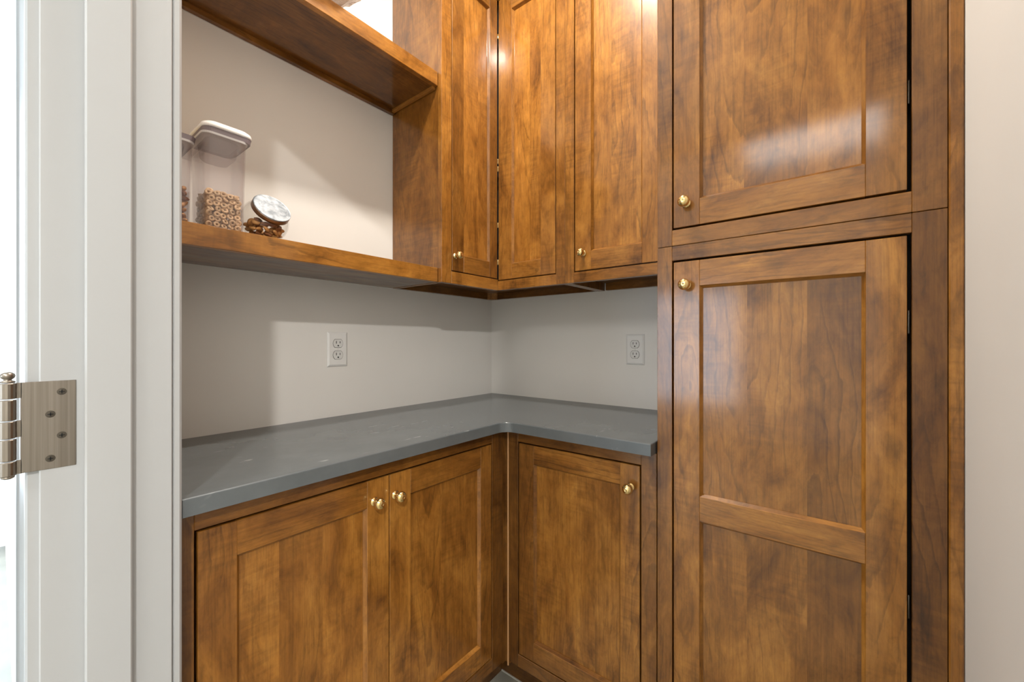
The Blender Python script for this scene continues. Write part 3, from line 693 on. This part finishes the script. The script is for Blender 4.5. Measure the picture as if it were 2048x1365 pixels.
# the rings buried in the middle
bm = bmesh.new(); 
for k in range(260):
    p = Vector((rnd.uniform(CX1-HX1+0.020, CX1+HX1-0.020), rnd.uniform(CY1-HY1+0.022, CY1+HY1-0.012), rnd.uniform(SZ+0.012, ztopc-0.004)))
    q = Matrix.Translation(p) @ Vector((rnd.uniform(-1, 1), rnd.uniform(-1, 1), rnd.uniform(-1, 1))).to_track_quat('Z', 'Y').to_matrix().to_4x4()
    V = [[bm.verts.new(q @ Vector(((0.0047+0.0026*math.cos(2*math.pi*j/5))*math.cos(2*math.pi*i/8), (0.0047+0.0026*math.cos(2*math.pi*j/5))*math.sin(2*math.pi*i/8), 0.0025*math.sin(2*math.pi*j/5)))) for j in range(5)] for i in range(8)]
    for i in range(8):
        for j in range(5): bm.faces.new((V[i][j], V[(i+1) % 8][j], V[(i+1) % 8][(j+1) % 5], V[i][(j+1) % 5]))
o = obj('oat_ring_filling', bm, OATM); tag(o, 'buried oat cereal rings filling the middle of the canister', 'cereal', None, 'stuff')

# nuts
def nut_mesh(kind):
    bm = bmesh.new()
    if kind == 'almond':
        bmesh.ops.create_uvsphere(bm, u_segments=12, v_segments=8, radius=1.0)
        for v in bm.verts:
            t = v.co.z; s = 1.0 - 0.35*max(0, t)**1.5
            v.co = Vector((v.co.x*0.0062*s, v.co.y*0.0046*s, t*0.0112))
        mat = ALMOND
    else:
        bmesh.ops.create_uvsphere(bm, u_segments=12, v_segments=10, radius=1.0)
        for v in bm.verts:
            t = v.co.z; a = t*1.15; R = 0.0088; rr = 0.0052*(1.0-0.15*t)
            v.co = Vector((R*math.cos(a)-R+v.co.x*rr*math.cos(a), v.co.y*rr*0.9, R*math.sin(a)*1.1+v.co.x*rr*math.sin(a)))
        mat = CASHEW
    for f in bm.faces: f.smooth = True
    me = bpy.data.meshes.new(kind); bm.to_mesh(me); bm.free(); me.materials.append(mat); return me
NM = {'almond': nut_mesh('almond'), 'cashew': nut_mesh('cashew')}
JX, JY, JR = -1.0815, -0.188, 0.054
def nuts(points, where, group, sx=1.0):
    for p in points:
        k = rnd.choice(('almond', 'cashew', 'cashew'))
        lab = ('dark brown almond ' if k == 'almond' else 'golden curved cashew ') + where
        place(k, NM[k], p, (sx*rnd.uniform(-1, 1), rnd.uniform(-1, 1), rnd.uniform(-.5, .5)), lab, 'nut', group, rnd.uniform(0, 6.28), rnd.uniform(0.9, 1.08))
pts = []
for z, rr, n in ((SZ+0.0125, 0.024, 8), (SZ+0.0125, 0.009, 3), (SZ+0.023, 0.033, 11), (SZ+0.023, 0.015, 5), (SZ+0.034, 0.037, 13), (SZ+0.034, 0.020, 7), (SZ+0.043, 0.031, 8)):
    for i in range(n):
        a = 2*math.pi*(i+rnd.uniform(-.2, .2))/n; zz = z + (0.003 if math.cos(a) < 0.2 else -0.003)*(z-SZ)/0.03 + rnd.uniform(-.001, .002)
        pts.append((JX+rr*math.cos(a), JY+rr*math.sin(a), zz))
nuts(pts, 'in the round jar with tilted lid', 'nuts in the round jar')
pts = []
for k in range(7):
    z = SZ + 0.0135 + k*0.0118
    jit = lambda q: rnd.uniform(-q, q)
    xs = [CX2-HX2+0.0135+i*(2*HX2-0.025)/4 for i in range(5)]
    ys = [CY2-HY2+0.0135+j*(2*HY2-0.027)/5 for j in range(6)]
    for i, x in enumerate(xs):
        for j, y in enumerate(ys):
            if j == 0 or i in (0, 4) or (k == 6): pts.append((x+jit(.001) - (0.0 if i != 4 else rnd.uniform(-.001, .0005)), y+jit(.0015), z+jit(.002)))
nuts(pts, 'inside the yellow-lidded canister', 'nuts in the left canister', 0.3)

# round glass jar with a slanted mouth and tin lid
jar = thing('glass_jar', (JX, JY, SZ), 'small round glass jar of nuts with a tilted round tin lid', 'jar')
nrm = Vector((0.06, -0.84, 0.56)).normalized()
ctr = Vector((JX, JY, SZ+0.0525))
bm = bmesh.new(); U, V = 40, 28; cosmin = math.cos(math.radians(50))
def jar_surface(R):
    # squash below to a flat foot, leave the mouth open around nrm
    M = nrm.to_track_quat('Z', 'Y').to_matrix()
    rows = []
    for j in range(V+1):
        th_ = math.radians(47) + (math.pi-math.radians(47))*j/V
        row = []
        for i in range(U):
            ph = 2*math.pi*i/U
            p = M @ Vector((math.sin(th_)*math.cos(ph), math.sin(th_)*math.sin(ph), math.cos(th_)))
            q = ctr + p*R
            q.z = max(q.z, SZ + (JR-R) + 0.0005)
            row.append(q)
        rows.append(row)
    return rows
for R in (JR, JR-0.0025):
    rows = [[bm.verts.new(q) for q in r_] for r_ in jar_surface(R)]
    for a, b in zip(rows, rows[1:]):
        for i in range(U): bm.faces.new((a[i], a[(i+1) % U], b[(i+1) % U], b[i]))
bmesh.ops.remove_doubles(bm, verts=bm.verts, dist=0.00001)
obj('body', bm, GLASS, jar, smooth=True)
lc = ctr + nrm*(JR*0.68)
Ml = axisM(lc, nrm)
bm = bmesh.new(); lathe(bm, [(0.036, -0.003), (0.0425, -0.003), (0.0435, -0.002), (0.0425, 0.001), (0.0435, 0.003), (0.0425, 0.005), (0.0432, 0.0075), (0.0428, 0.0095), (0.036, 0.0095)], 48, Ml); obj('lid_rim', bm, LIDR, jar, smooth=True)
bm = bmesh.new(); lathe(bm, [(0, 0.0090), (0.0422, 0.0090), (0.0432, 0.0100), (0.0425, 0.0112), (0.0405, 0.0108), (0, 0.0104)], 48, Ml); obj('lid', bm, LIDM, jar)

# glass bowl on the upper shelf, its flared rim reaching past the shelf edge
BX, BY, BZ = -0.955, -0.222, 2.0788
bm = bmesh.new(); seg = 48
prof = [(0, 0), (0.034, 0), (0.040, 0.004), (0.060, 0.028), (0.090, 0.066), (0.116, 0.086), (0.115, 0.089), (0.087, 0.070), (0.057, 0.032), (0.037, 0.008), (0, 0.006)]
lathe(bm, prof, seg, Matrix.Translation((BX, BY, BZ)))
for v in bm.verts:
    dx, dy = v.co.x-BX, v.co.y-BY; rr = math.hypot(dx, dy)
    if rr > 0.05:
        a = math.atan2(dy, dx); k = 1+0.02*math.cos(16*a); v.co.x = BX+dx*k; v.co.y = BY+dy*k
BOWLM = make_clear('smoky_glass', (0.62, 0.56, 0.52), 1.5, 0.25, (0.62, 0.55, 0.50))
o = obj('glass_bowl', bm, BOWLM, smooth=True); tag(o, 'smoky glass bowl on the upper shelf, only its underside showing at the photo top', 'bowl')
